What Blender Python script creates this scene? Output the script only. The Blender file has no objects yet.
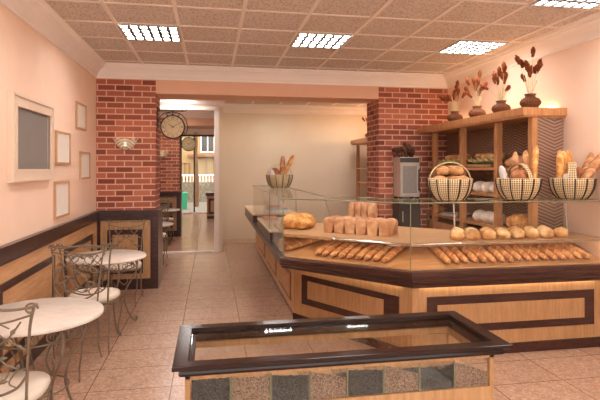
import bpy, math, random
from mathutils import Vector, Matrix
PI = math.pi
rnd = random.Random(7)
scene = bpy.context.scene
COL = scene.collection

# ------------------------------------------------------------------ mesh helper
class MB:
    def __init__(s):
        s.v = []; s.f = []; s.sm = []
    def add(s, vs, fs, smooth=False):
        b = len(s.v); s.v += [tuple(p) for p in vs]
        for f in fs:
            s.f.append(tuple(b + i for i in f)); s.sm.append(smooth)
        return s
    def box(s, x0, x1, y0, y1, z0, z1):
        return s.add([(x0,y0,z0),(x1,y0,z0),(x1,y1,z0),(x0,y1,z0),(x0,y0,z1),(x1,y0,z1),(x1,y1,z1),(x0,y1,z1)],
                     [(0,3,2,1),(4,5,6,7),(0,1,5,4),(1,2,6,5),(2,3,7,6),(3,0,4,7)])
    def rings(s, rs, cap=True, smooth=False, closed=False):
        n = len(rs[0]); vs = [p for r in rs for p in r]; fs = []
        m = len(rs)
        for i in range(m if closed else m - 1):
            a = i * n; c = ((i + 1) % m) * n
            for k in range(n):
                k2 = (k + 1) % n
                fs.append((a + k, a + k2, c + k2, c + k))
        s.add(vs, fs, smooth)
        if cap and not closed:
            s.add(rs[0], [tuple(range(n))[::-1]]); s.add(rs[-1], [tuple(range(n))])
        return s
    def prism(s, poly, z0, z1):
        return s.rings([[(x, y, z0) for x, y in poly], [(x, y, z1) for x, y in poly]])
    def lathe(s, prof, n=24, c=(0,0,0), a0=0, a1=2*PI, smooth=True, cap=False):
        full = abs(a1 - a0 - 2*PI) < 1e-6
        m = n if full else n + 1
        vs = []; fs = []
        for r, z in prof:
            for k in range(m):
                a = a0 + (a1 - a0) * k / n
                vs.append((c[0] + r*math.cos(a), c[1] + r*math.sin(a), c[2] + z))
        for i in range(len(prof) - 1):
            for k in range(n):
                k2 = (k + 1) % m
                fs.append((i*m + k, i*m + k2, (i+1)*m + k2, (i+1)*m + k))
        s.add(vs, fs, smooth)
        if cap:
            s.add(vs[:m], [tuple(range(m))[::-1]]); s.add(vs[-m:], [tuple(range(m))])
        return s
    def tube(s, path, r, n=6, closed=False):
        P = [Vector(p) for p in path]; m = len(P)
        R = r if isinstance(r, (list, tuple)) else [r] * m
        rs = []; ref = None
        for i in range(m):
            if closed: t = P[(i+1) % m] - P[i-1]
            else: t = P[min(i+1, m-1)] - P[max(i-1, 0)]
            if t.length < 1e-9: t = Vector((0,0,1))
            t.normalize()
            if ref is None:
                ref = Vector((0,0,1)) if abs(t.z) < .9 else Vector((1,0,0))
            u = (ref - t * ref.dot(t))
            if u.length < 1e-6: u = t.orthogonal()
            u.normalize(); ref = u; w = t.cross(u)
            rs.append([tuple(P[i] + u*(R[i]*math.cos(2*PI*k/n)) + w*(R[i]*math.sin(2*PI*k/n))) for k in range(n)])
        return s.rings(rs, True, True, closed)
    def ball(s, c, rx, ry, rz, n=12, m=8, M=None, bump=None):
        vs = []; fs = []
        for j in range(m + 1):
            th = PI * j / m
            for k in range(n):
                a = 2*PI*k/n
                d = Vector((math.sin(th)*math.cos(a), math.sin(th)*math.sin(a), math.cos(th)))
                q = bump(d) if bump else 1
                p = Vector((d.x*rx*q, d.y*ry*q, d.z*rz*q))
                if M: p = M @ p
                vs.append((c[0]+p.x, c[1]+p.y, c[2]+p.z))
        for j in range(m):
            for k in range(n):
                k2 = (k+1) % n
                fs.append((j*n+k, (j+1)*n+k, (j+1)*n+k2, j*n+k2))
        return s.add(vs, fs, True)
    def mesh(s, name, mat):
        me = bpy.data.meshes.new(name)
        me.from_pydata(s.v, [], s.f); me.update()
        me.polygons.foreach_set('use_smooth', s.sm)
        if mat: me.materials.append(mat)
        return me
    def build(s, name, mat, parent=None, loc=(0,0,0), rot=(0,0,0)):
        o = bpy.data.objects.new(name, s.mesh(name, mat)); COL.objects.link(o)
        o.location = loc; o.rotation_euler = rot
        if parent: o.parent = parent
        return o

def tag(o, label=None, cat=None, group=None, kind=None):
    if label: o['label'] = label
    if cat: o['category'] = cat
    if group: o['group'] = group
    if kind: o['kind'] = kind
    return o
def thing(name, label, cat, loc=(0,0,0), rz=0, group=None):
    o = bpy.data.objects.new(name, None); COL.objects.link(o)
    o.location = loc; o.rotation_euler = (0,0,rz)
    o.empty_display_size = .1
    return tag(o, label, cat, group)
def struct(o, label):
    return tag(o, label, None, None, 'structure')
def dup(root, loc, rz, label, group=None):
    r = root.copy(); COL.objects.link(r); r.location = loc; r.rotation_euler = (0,0,rz); r['label'] = label
    if group: r['group'] = group
    for ch in list(root.children):
        c = ch.copy(); COL.objects.link(c); c.parent = r
        for g in list(ch.children):
            d = g.copy(); COL.objects.link(d); d.parent = c
    return r
def bez(pts, n=8):
    """smooth curve through points (Catmull-Rom)"""
    P = [Vector(p) for p in pts]; out = []
    for i in range(len(P) - 1):
        p0 = P[i-1] if i else P[0]*2 - P[1]; p1 = P[i]; p2 = P[i+1]
        p3 = P[i+2] if i + 2 < len(P) else P[-1]*2 - P[-2]
        for k in range(n):
            t = k / n
            out.append(tuple(.5*((2*p1) + (p2-p0)*t + (2*p0-5*p1+4*p2-p3)*t*t + (3*p1-p0-3*p2+p3)*t**3)))
    out.append(tuple(P[-1])); return out
ORD = ['first','second','third','fourth','fifth','sixth','seventh','eighth','ninth','tenth','eleventh','twelfth','thirteenth','fourteenth','fifteenth','sixteenth','seventeenth','eighteenth']

# ------------------------------------------------------------------ materials
def S(r, g, b):
    f = lambda c: (c/255/12.92) if c/255 <= .04045 else ((c/255+.055)/1.055)**2.4
    return (f(r), f(g), f(b), 1)
class NT:
    def __init__(s, name):
        s.m = bpy.data.materials.new(name); s.m.use_nodes = True
        s.t = s.m.node_tree; s.t.nodes.clear()
        s.out = s.n('ShaderNodeOutputMaterial')
    def n(s, ty, **kw):
        nd = s.t.nodes.new(ty)
        for k, v in kw.items():
            if k.startswith('i_'):
                nd.inputs[k[2:].replace('_', ' ')].default_value = v
            else: setattr(nd, k, v)
        return nd
    def l(s, a, b): s.t.links.new(a, b)
    def math(s, op, a, b=None):
        nd = s.n('ShaderNodeMath', operation=op)
        for i, q in enumerate((a, b)):
            if q is None: continue
            if isinstance(q, (int, float)): nd.inputs[i].default_value = q
            else: s.l(q, nd.inputs[i])
        return nd.outputs[0]
    def mix(s, fac, a, b):
        nd = s.n('ShaderNodeMix', data_type='RGBA')
        for i, q in ((0, fac), (6, a), (7, b)):
            if isinstance(q, (int, float, tuple)): nd.inputs[i].default_value = q
            else: s.l(q, nd.inputs[i])
        return nd.outputs[2]
    def ramp(s, fac, stops):
        nd = s.n('ShaderNodeValToRGB'); e = nd.color_ramp.elements
        while len(e) < len(stops): e.new(.5)
        for q, (p, c) in zip(e, stops): q.position = p; q.color = c
        s.l(fac, nd.inputs[0]); return nd.outputs[0]
    def coord(s, scale=(1,1,1), kind='Object', loc=(0,0,0)):
        tc = s.n('ShaderNodeTexCoord'); mp = s.n('ShaderNodeMapping')
        mp.inputs['Scale'].default_value = scale; mp.inputs['Location'].default_value = loc
        s.l(tc.outputs[kind], mp.inputs[0]); return mp.outputs[0]
    def noise(s, vec, scale, detail=3, rough=.5):
        nd = s.n('ShaderNodeTexNoise'); nd.inputs['Scale'].default_value = scale
        nd.inputs['Detail'].default_value = detail; nd.inputs['Roughness'].default_value = rough
        s.l(vec, nd.inputs['Vector']); return nd.outputs[0]
    def bsdf(s, color, rough=.5, metal=0, bump=None, bs=.3, bd=.01, spec=.5, coat=0, **kw):
        b = s.n('ShaderNodeBsdfPrincipled')
        if isinstance(color, tuple): b.inputs['Base Color'].default_value = color
        else: s.l(color, b.inputs['Base Color'])
        if isinstance(rough, (int, float)): b.inputs['Roughness'].default_value = rough
        else: s.l(rough, b.inputs['Roughness'])
        b.inputs['Metallic'].default_value = metal
        b.inputs['Specular IOR Level'].default_value = spec
        b.inputs['Coat Weight'].default_value = coat
        b.inputs['Coat Roughness'].default_value = .08
        if bump is not None:
            bn = s.n('ShaderNodeBump'); bn.inputs['Strength'].default_value = bs; bn.inputs['Distance'].default_value = bd
            s.l(bump, bn.inputs['Height']); s.l(bn.outputs[0], b.inputs['Normal'])
        s.l(b.outputs[0], s.out.inputs[0]); s.b = b
        return s.m

def plain(name, c, rough=.6, nz=.08, scale=6, metal=0, spec=.5, coat=0):
    t = NT(name); v = t.coord()
    n = t.noise(v, scale, 3)
    d = tuple(q*(1-nz) for q in c[:3]) + (1,); e = tuple(min(1, q*(1+nz)) for q in c[:3]) + (1,)
    return t.bsdf(t.ramp(n, [(.3, d), (.7, e)]), rough, metal, spec=spec, coat=coat)
def wood(name, c1, c2, rough=.42, scale=(14, 14, 1.2), coat=0, spec=.4):
    t = NT(name); v = t.coord(scale)
    n = t.noise(v, 3.0, 5, .6)
    n2 = t.noise(t.coord(tuple(q*4 for q in scale)), 4.0, 2)
    f = t.math('ADD', t.math('MULTIPLY', n, .75), t.math('MULTIPLY', n2, .25))
    return t.bsdf(t.ramp(f, [(.36, c1), (.62, c2)]), rough, bump=f, bs=.08, bd=.004, coat=coat, spec=spec)

M = {}
M['peach'] = plain('peach wall paint', S(244,210,186), .85, .025, 3, spec=.15)
M['beam'] = plain('salmon wall paint', S(232,182,154), .85, .02, 3, spec=.15)
M['cream'] = plain('cream wall paint', S(234,216,190), .85, .02, 3, spec=.15)
M['white'] = plain('white trim paint', S(246,232,222), .55, .02, 5, spec=.3)
M['wood'] = wood('honey veneer upright grain', S(168,122,80), S(192,148,104))
M['woodh'] = wood('honey veneer level grain', S(186,138,96), S(208,164,122), scale=(1.2, 14, 14))
M['wood_y'] = wood('honey veneer lengthwise grain', S(192,142,98), S(216,168,122), scale=(14, 1.2, 14))
M['shelfwood'] = wood('warm oak', S(176,116,72), S(204,148,100), scale=(16, 16, 1.5))
M['pale'] = plain('pale stone', S(222,196,162), .3, .05, 20)
M['dark'] = wood('dark mahogany', S(46,22,20), S(74,40,34), .3, (3, 3, 14), coat=.25)
M['black'] = plain('dark lacquered wood', S(50,32,27), .16, .1, 4, spec=.22)
M['iron'] = plain('aged bronze iron', S(128,110,92), .5, .15, 40, metal=.2)
M['ironb'] = plain('dark wrought iron', S(62,46,38), .5, .2, 40, metal=.4)
M['cushion'] = plain('ivory vinyl', S(226,212,196), .5, .03, 8)
M['marble'] = None
M['steel'] = plain('brushed steel', S(204,190,176), .35, .06, 12, metal=.25)
M['chrome'] = plain('chrome', S(210,205,198), .12, .02, 5, metal=1)
M['oven_glass'] = plain('oven mesh window', S(150,140,134), .25, .1, 60)
M['rubber'] = plain('dark grey metal', S(70,64,60), .45, .1, 10)
M['greyboard'] = plain('slate grey board', S(132,124,118), .6, .04, 4)
M['paper'] = plain('ivory paper', S(238,226,214), .7, .015, 6)
M['gilt'] = plain('tan wood frame', S(196,150,108), .5, .05, 20)
M['ivoryframe'] = plain('ivory frame', S(226,200,178), .45, .02, 10)
M['vase'] = None
M['flour'] = plain('floured crust', S(238,226,212), .8, .06, 25, spec=.1)
M['linen'] = plain('grey white linen', S(216,206,200), .85, .06, 20, spec=.1)
M['leaf'] = plain('pale green paper', S(212,206,150), .6, .15, 18)
M['plume'] = plain('russet seed head', S(128,68,40), .9, .4, 60, spec=.1)
M['straw'] = plain('dry straw', S(214,190,146), .8, .15, 30, spec=.1)
M['asphalt'] = plain('street paving', S(112,104,94), .9, .1, 8, spec=.1)
M['facade'] = plain('ochre render', S(158,130,92), .9, .06, 2, spec=.1)
M['bark'] = plain('bark', S(104,74,54), .9, .25, 14, spec=.1)
M['green'] = plain('green plastic', S(40,130,92), .45, .05, 8)
M['teal'] = plain('teal plastic', S(56,120,124), .45, .05, 8)
M['stone'] = plain('mottled stone', S(112,100,84), .9, .3, 9, spec=.1)
M['darkglass'] = plain('dark window glass', S(64,60,56), .15, .1, 2)
M['winwood'] = plain('brown window wood', S(130,84,52), .6, .1, 8)
M['blue'] = plain('pale blue card', S(170,200,214), .6, .05, 10)
M['orange'] = plain('orange card', S(226,150,104), .6, .08, 10)
M['pink'] = plain('pink napkins', S(226,150,124), .7, .05, 10)
M['dial'] = plain('parchment dial', S(206,180,140), .6, .05, 12)
M['ink'] = plain('clock ink', S(50,36,30), .6, .02, 10)

def mk_marble():
    t = NT('pale marble'); v = t.coord()
    n = t.noise(v, 5, 6, .65)
    m = t.ramp(n, [(.3, S(208,192,178)), (.5, S(222,210,198)), (.75, S(212,196,184))])
    return t.bsdf(m, .22)
M['marble'] = mk_marble()

def mk_brick():
    t = NT('red brick'); tc = t.n('ShaderNodeTexCoord'); sp = t.n('ShaderNodeSeparateXYZ'); t.l(tc.outputs['Object'], sp.inputs[0])
    ge = t.n('ShaderNodeNewGeometry'); sn = t.n('ShaderNodeSeparateXYZ'); t.l(ge.outputs['True Normal'], sn.inputs[0])
    isx = t.math('GREATER_THAN', t.math('ABSOLUTE', sn.outputs[0]), .6)
    u = t.math('ADD', t.math('MULTIPLY', sp.outputs[0], t.math('SUBTRACT', 1, isx)), t.math('MULTIPLY', t.math('ADD', sp.outputs[1], .11), isx))
    cb = t.n('ShaderNodeCombineXYZ'); t.l(u, cb.inputs[0]); t.l(sp.outputs[2], cb.inputs[1])
    br = t.n('ShaderNodeTexBrick'); t.l(cb.outputs[0], br.inputs['Vector'])
    br.inputs['Color1'].default_value = S(196,116,92); br.inputs['Color2'].default_value = S(122,60,52)
    br.inputs['Mortar'].default_value = S(226,184,158)
    br.inputs['Scale'].default_value = 1; br.inputs['Mortar Size'].default_value = .0095; br.inputs['Mortar Smooth'].default_value = .3
    br.inputs['Brick Width'].default_value = .225; br.inputs['Row Height'].default_value = .077
    br.offset = .5
    n = t.noise(tc.outputs['Object'], 26, 5, .7)
    c = t.mix(t.math('MULTIPLY', n, .3), br.outputs[0], S(190,112,84))
    h = t.math('SUBTRACT', t.math('MULTIPLY', n, .3), br.outputs[1])
    return t.bsdf(c, .85, bump=h, bs=.7, bd=.012, spec=.2)
M['brick'] = mk_brick()

def mk_floor():
    t = NT('granite floor tiles'); v = t.coord((1,1,1), 'Object', (.285, -4.18, 0))
    br = t.n('ShaderNodeTexBrick'); t.l(v, br.inputs['Vector'])
    br.offset = 0; br.inputs['Scale'].default_value = 1; br.inputs['Brick Width'].default_value = .58; br.inputs['Row Height'].default_value = .405
    br.inputs['Mortar Size'].default_value = .004; br.inputs['Mortar Smooth'].default_value = .2
    br.inputs['Color1'].default_value = S(212,178,154); br.inputs['Color2'].default_value = S(202,168,143); br.inputs['Mortar'].default_value = S(120,84,64)
    o = t.coord()
    n = t.noise(o, 34, 5, .8); n2 = t.noise(o, 9, 4, .6)
    c = t.mix(t.ramp(n, [(.42, (0,0,0,1)), (.58, (.8,.8,.8,1))]), br.outputs[0], S(142,102,82))
    c = t.mix(t.ramp(n2, [(.45, (0,0,0,1)), (.7, (.4,.4,.4,1))]), c, S(212,176,150))
    n3 = t.noise(o, 17, 6, .75)
    c = t.mix(t.ramp(n3, [(.47, (0,0,0,1)), (.62, (.5,.5,.5,1))]), c, S(158,114,92))
    c = t.mix(br.outputs[1], c, S(120,82,62))
    r = t.math('ADD', .16, t.math('MULTIPLY', n, .2))
    return t.bsdf(c, r, bump=br.outputs[1], bs=-.2, bd=.004, spec=.45)
M['floor'] = mk_floor()

def mk_ceiling():
    t = NT('perforated ceiling tiles'); v = t.coord()
    vo = t.n('ShaderNodeTexVoronoi'); vo.inputs['Scale'].default_value = 42; t.l(v, vo.inputs['Vector'])
    n = t.noise(v, 70, 3, .7)
    f = t.math('ADD', t.math('MULTIPLY', vo.outputs[0], .7), t.math('MULTIPLY', n, .5))
    return t.bsdf(t.ramp(f, [(.30, S(160,142,128)), (.6, S(216,198,184))]), .9, bump=f, bs=.5, bd=.006, spec=.1)
M['ceiling'] = mk_ceiling()
M['tbar'] = plain('ceiling grid paint', S(236,220,206), .6, .02, 6, spec=.2)

def mk_wavy():
    t = NT('carved wavy panel'); tc = t.n('ShaderNodeTexCoord'); sp = t.n('ShaderNodeSeparateXYZ'); t.l(tc.outputs['Object'], sp.inputs[0])
    h = t.math('ADD', sp.outputs[0], sp.outputs[1])
    pp = t.n('ShaderNodeMath', operation='PINGPONG'); t.l(h, pp.inputs[0]); pp.inputs[1].default_value = .18
    z = t.math('ADD', sp.outputs[2], t.math('MULTIPLY', pp.outputs[0], .38))
    n = t.noise(tc.outputs['Object'], 7, 2)
    z = t.math('ADD', z, t.math('MULTIPLY', n, .02))
    f = t.math('ADD', .5, t.math('MULTIPLY', t.math('SINE', t.math('MULTIPLY', z, 190)), .5))
    return t.bsdf(t.ramp(f, [(.2, S(116,84,68)), (.8, S(164,128,108))]), .6, bump=f, bs=.5, bd=.006)
M['wavy'] = mk_wavy()

def mk_weave(name, c1, c2, ku, kz):
    t = NT(name); tc = t.n('ShaderNodeTexCoord'); sp = t.n('ShaderNodeSeparateXYZ'); t.l(tc.outputs['Object'], sp.inputs[0])
    a = t.math('ARCTAN2', sp.outputs[1], sp.outputs[0])
    u = t.math('MULTIPLY', a, ku); w = t.math('MULTIPLY', sp.outputs[2], kz)
    f1 = t.math('SINE', t.math('ADD', u, w)); f2 = t.math('SINE', t.math('SUBTRACT', u, w))
    f = t.math('ADD', .5, t.math('MULTIPLY', t.math('MULTIPLY', f1, f2), .5))
    return t.bsdf(t.ramp(f, [(.30, c1), (.52, c2)]), .75, bump=f, bs=.5, bd=.006, spec=.2)
M['weave'] = mk_weave('beige woven rattan', S(112,80,50), S(218,194,154), 30, 200)
M['vase'] = mk_weave('brown woven vase', S(60,34,24), S(134,84,56), 22, 240)

def mk_crust(name, dark, mid, light, scale, slash=None):
    t = NT(name); v = t.coord()
    oi = t.n('ShaderNodeObjectInfo')
    ad = t.n('ShaderNodeVectorMath', operation='ADD'); t.l(v, ad.inputs[0])
    sc = t.n('ShaderNodeVectorMath', operation='SCALE'); t.l(oi.outputs['Location'], sc.inputs[0]); sc.inputs['Scale'].default_value = 3.1
    t.l(sc.outputs[0], ad.inputs[1])
    n = t.noise(ad.outputs[0], scale, 4, .6)
    c = t.ramp(n, [(.3, dark), (.5, mid), (.68, light)])
    if slash:
        sp = t.n('ShaderNodeSeparateXYZ'); t.l(v, sp.inputs[0])
        q = t.math('SINE', t.math('ADD', t.math('MULTIPLY', sp.outputs[0], slash), t.math('MULTIPLY', sp.outputs[1], slash*.8)))
        c = t.mix(t.ramp(q, [(.78, (0,0,0,1)), (.93, (.8,.8,.8,1))]), c, light)
    return t.bsdf(c, .55, bump=n, bs=.3, bd=.01, spec=.3)
M['bag'] = mk_crust('baguette crust', S(148,94,60), S(190,130,88), S(222,174,126), 14, 62)
M['bag2'] = mk_crust('soft roll crust', S(158,104,62), S(200,144,92), S(224,178,126), 14)
M['golden'] = mk_crust('golden crust', S(176,104,48), S(222,156,86), S(246,204,138), 15)
M['roll'] = mk_crust('floury roll crust', S(180,112,62), S(226,172,112), S(246,218,172), 11)
M['brown'] = mk_crust('brown crust', S(120,70,40), S(166,102,60), S(192,130,82), 16)
M['tin'] = mk_crust('tin loaf crust', S(172,112,78), S(204,150,112), S(226,182,142), 12)

def mk_grain(name, c1, c2, c3):
    t = NT(name); v = t.coord()
    vo = t.n('ShaderNodeTexVoronoi'); vo.inputs['Scale'].default_value = 150; t.l(v, vo.inputs['Vector'])
    c = t.ramp(vo.outputs['Distance'], [(.1, c3), (.35, c2), (.7, c1)])
    c = t.mix(t.ramp(vo.outputs['Color'], [(.3, (0,0,0,1)), (.8, (.6,.6,.6,1))]), c, c3)
    return t.bsdf(c, .5, bump=t.math('SUBTRACT', 1, vo.outputs['Distance']), bs=.8, bd=.008)
M['beans'] = mk_grain('brown beans', S(84,60,48), S(144,110,90), S(206,172,148))
M['seeds'] = mk_grain('dark seeds', S(44,40,38), S(76,70,65), S(112,104,98))

def mk_glass(name, tint, refl=1.0):
    t = NT(name)
    tr = t.n('ShaderNodeBsdfTransparent'); tr.inputs[0].default_value = tint
    gl = t.n('ShaderNodeBsdfGlossy'); gl.inputs['Roughness'].default_value = .02
    fr = t.n('ShaderNodeFresnel'); fr.inputs['IOR'].default_value = 1.45
    mx = t.n('ShaderNodeMixShader'); t.l(t.math('MULTIPLY', fr.outputs[0], refl), mx.inputs[0])
    t.l(tr.outputs[0], mx.inputs[1]); t.l(gl.outputs[0], mx.inputs[2]); t.l(mx.outputs[0], t.out.inputs[0])
    return t.m
M['glass'] = mk_glass('clear glass', (.985,.99,.98,1), .4)
M['glass_lid'] = mk_glass('clear lid glass', (.985,.99,.98,1), .2)
M['edge'] = plain('green glass edge', S(132,128,100), .15, .05, 5)

def mk_emit(name, c, st):
    t = NT(name); e = t.n('ShaderNodeEmission'); e.inputs[0].default_value = c; e.inputs[1].default_value = st
    t.l(e.outputs[0], t.out.inputs[0]); return t.m
M['lamp'] = mk_emit('lamp diffuser', (1,.975,.95,1), 20)
M['glow'] = mk_emit('warm tube', (1,.76,.42,1), 7)
M['glow2'] = mk_emit('warm tube bright', (1,.76,.46,1), 18)
M['led'] = mk_emit('warm led', (1,.78,.52,1), 5)
M['bulb'] = mk_emit('bulb', (1,.85,.65,1), 8)
M['lampframe'] = plain('lamp frame metal', S(176,166,156), .45, .03, 5, metal=.1)
M['louver'] = plain('lamp louver', S(92,88,84), .5, .03, 5, metal=.1)

def mk_shade():
    t = NT('pierced shell shade'); tc = t.n('ShaderNodeTexCoord'); sp = t.n('ShaderNodeSeparateXYZ'); t.l(tc.outputs['Object'], sp.inputs[0])
    x = sp.outputs[0]; z = t.math('ADD', sp.outputs[2], .03)
    d = t.math('SQRT', t.math('ADD', t.math('MULTIPLY', x, x), t.math('MULTIPLY', z, z)))
    f = t.math('SINE', t.math('MULTIPLY', d, 170))
    f = t.math('ADD', .5, t.math('MULTIPLY', f, .5))
    t.bsdf(t.ramp(f, [(.3, S(196,174,144)), (.6, S(244,234,212))]), .4, bump=f, bs=.6, bd=.006)
    t.b.inputs['Transmission Weight'].default_value = .06
    return t.m
M['shade'] = mk_shade()

# ------------------------------------------------------------------ room constants
LX, RX, CZ = -1.479, 3.45, 2.955
PY0, PY1 = 6.9, 7.45          # brick piers and beam
YB = 10.75                   # cream back wall
PYA, PYB = 12.0, 12.4        # second pair of piers
YW = 17.8                    # far shop window
Y0 = -1.6                    # wall behind the camera

# shell
struct(MB().box(LX-.1, RX+.1, Y0, YW+.1, -.1, 0).build('floor', M['floor']), 'granite tiled shop floor in dusty pink and beige')
ceil = struct(MB().box(LX-.1, RX+.1, Y0, YW+.1, CZ, CZ+.1).build('ceiling', M['ceiling']), 'perforated tile ceiling in a pale metal grid')
g = MB()
gx = [-.874 + .575*i for i in range(-1, 8)]
gx = [x for x in gx if LX+.1 < x < RX-.1]
gy = [3.155 - .575*8 + .575*i for i in range(0, 26)]
for x in gx:
    g.box(x-.017, x+.017, Y0, YB, CZ-.008, CZ+.002)
for i, y in enumerate(gy):
    if Y0 < y < YB: g.box(LX, RX, y-.015, y+.015, CZ-.006, CZ+.001)
g.build('ceiling_grid', M['tbar'], ceil)
wl = struct(MB().box(LX-.1, LX, Y0, YW, -.1, CZ).build('wall_left', M['peach']), 'peach painted wall with the framed pictures')
wr = struct(MB().box(RX, RX+.1, Y0, YB, -.1, CZ).build('wall_right', M['peach']), 'peach wall behind the bread shelves')
# unseen wall behind the camera, wide window opening added to let daylight in
b = MB(); b.box(LX-.1, RX+.1, Y0-.1, Y0, -.1, .25); b.box(LX-.1, RX+.1, Y0-.1, Y0, 2.7, CZ); b.box(LX-.1, -1.3, Y0-.1, Y0, .25, 2.7); b.box(3.3, RX+.1, Y0-.1, Y0, .25, 2.7)
struct(b.build('wall_front', M['peach']), 'unseen peach street wall with a wide window added for daylight')
b = MB()
for x in (-1.3, .2, 1.75, 3.25): b.box(x, x+.05, Y0-.07, Y0-.02, .25, 2.7)
b.box(-1.3, 3.3, Y0-.07, Y0-.02, .25, .3); b.box(-1.3, 3.3, Y0-.07, Y0-.02, 2.65, 2.7)
w = struct(b.build('window_1', M['dark']), 'unseen dark framed shop window added in the street wall for daylight')
MB().box(-1.25, 3.25, Y0-.05, Y0-.044, .3, 2.65).build('pane', M['glass'], w)
b = MB(); b.box(.15, RX+.1, YB, YB+.1, -.1, CZ); b.box(.149, .22, 9.66, YB, -.1, CZ-.17)
struct(b.build('wall_back', M['cream']), 'cream wall at the end of the shop')
struct(MB().box(.23, RX, YB-.02, YB, 0, .09).build('baseboard_back', M['pale']), 'pale skirting along the cream end wall')
# white frame of the opening to the back room
b = MB(); b.box(.06, .148, 9.58, 9.70, 0, CZ-.24); b.box(LX, .148, 9.58, 9.70, 2.69, CZ); b.box(LX, .06, 9.58, 9.70, 0, .03)
prof = [(0,-.20),(.015,-.17),(.03,-.16),(.05,-.10),(.09,-.06),(.10,-.03),(.11,0)]
rs = [[(LX, 9.58-d, CZ+z) for d, z in prof] + [(LX, 9.58, CZ)], [(.148+.10, 9.58-d, CZ+z) for d, z in prof] + [(.148+.10, 9.58, CZ)]]
b.rings(rs)
struct(b.build('trim_1', M['white']), 'white frame and cornice around the opening to the back room')
# back room
b = MB(); b.box(2.4, 2.5, YB+.1, YW, -.1, CZ)
struct(b.build('wall_backroom', M['peach']), 'right wall of the back room')
b = MB(); b.box(LX-.1, 2.5, YW, YW+.1, 2.76, CZ); b.box(.9, 2.5, YW, YW+.1, -.1, 2.76)
struct(b.build('wall_street', M['peach']), 'street wall above the far shop window')
b = MB()
for x in (LX, -1.05, -.60, .24, .85): b.box(x, x+.05, YW+.02, YW+.08, 0, 2.76)
b.box(LX, .9, YW+.02, YW+.08, 2.70, 2.76); b.box(LX, .9, YW+.02, YW+.08, 0, .03)
w = struct(b.build('window_2', M['dark']), 'tall dark framed window to the street at the far end')
MB().box(LX, .9, YW+.045, YW+.052, .03, 2.70).build('pane', M['glass'], w)
struct(MB().box(LX, .9, YW-.06, YW+.02, 0, .06).build('trim_2', M['white']), 'white sill strip under the far window')

# cove cornices : swept profile (d = distance from wall, z)
cp = [(.0,2.776),(.012,2.776),(.014,2.80),(.03,2.815),(.05,2.85),(.085,2.89),(.115,2.905),(.12,2.92),(.14,2.925),(.152,2.945),(.152,CZ),(0,CZ)]
def cove(pts_of, n):
    pass
def cove_x(m, wx, sx, y0, y1, e0=0, e1=0):   # along y on a wall at x = wx, sx = +1 into room; e0/e1 mitre
    m.rings([[(wx+sx*d, y0+e0*d, z) for d, z in cp], [(wx+sx*d, y1+e1*d, z) for d, z in cp]])
def cove_y(m, wy, sy, x0, x1, e0=0, e1=0):
    m.rings([[(x0+e0*d, wy+sy*d, z) for d, z in cp], [(x1+e1*d, wy+sy*d, z) for d, z in cp]])
b = MB(); cove_x(b, LX, 1, Y0, PY0, 1, -1); struct(b.build('trim_3', M['white']), 'white cove cornice along the peach picture wall')
b = MB(); cove_x(b, RX, -1, Y0, PY0, 1, -1); struct(b.build('trim_4', M['white']), 'white cove cornice above the bread shelves')
b = MB(); cove_y(b, PY0, -1, LX, RX, 1, -1); struct(b.build('trim_5', M['white']), 'white cove cornice above the salmon beam')
b = MB(); cove_y(b, YB, -1, .25, RX, 0, -1); cove_x(b, RX, -1, PY1, YB, 0, -1); struct(b.build('trim_6', M['white']), 'white cove cornice on the cream end wall')
b = MB(); cove_y(b, PYA, -1, LX, 2.4, 0, 0); struct(b.build('trim_7', M['white']), 'white cornice above the back room beam')
b = MB(); cove_y(b, YW, -1, LX, 2.4, 0, 0); struct(b.build('trim_8', M['white']), 'white cornice above the far window')
# beams and piers
struct(MB().box(-.725, 2.38, PY0+.002, PY1, 2.595, CZ).build('beam', M['beam']), 'salmon beam spanning between the two brick piers')
struct(MB().box(LX, -.725, PY0, PY1, 0, CZ).build('brick_pillar', M['brick']), 'red brick pier with the wall lamp and clock')
struct(MB().box(2.38, RX, PY0, PY1, 0, CZ).build('brick_pillar', M['brick']), 'red brick pier behind the oven')
struct(MB().box(-.725, 2.4, PYA+.002, PYB, 2.595, CZ).build('beam', M['beam']), 'salmon beam in the back room')
struct(MB().box(LX, -.725, PYA, PYB, 0, CZ).build('brick_pillar', M['brick']), 'red brick pier of the back room')

# ------------------------------------------------------------------ wainscot (left wall and piers)
def frame_yz(m, x0, x1, ya, yb, za, zb, w):
    m.box(x0, x1, ya, yb, zb-w, zb); m.box(x0, x1, ya, yb, za, za+w)
    m.box(x0, x1, ya, ya+w, za+w, zb-w); m.box(x0, x1, yb-w, yb, za+w, zb-w)
def frame_xz(m, xa, xb, y0, y1, za, zb, w):
    m.box(xa, xb, y0, y1, zb-w, zb); m.box(xa, xb, y0, y1, za, za+w)
    m.box(xa, xa+w, y0, y1, za+w, zb-w); m.box(xb-w, xb, y0, y1, za+w, zb-w)
def wainscot_wall(n, y0, y1, panels, label):
    o = struct(MB().box(LX+.001, LX+.02, y0, y1, .1, .93).build('trim_%d' % n, M['wood_y']), label)
    r = MB(); r.box(LX+.001, LX+.034, y0, y1, .925, 1.035); r.box(LX+.001, LX+.055, y0, y1, 1.02, 1.045); r.box(LX+.001, LX+.042, y0, y1, .915, .93)
    r.build('rail', M['dark'], o)
    MB().box(LX+.001, LX+.032, y0, y1, 0, .11).build('plinth', M['dark'], o)
    for a, c in panels:
        f = MB(); frame_yz(f, LX+.018, LX+.03, a, c, .2, .78, .06); f.build('panel_frame', M['dark'], o)
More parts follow.
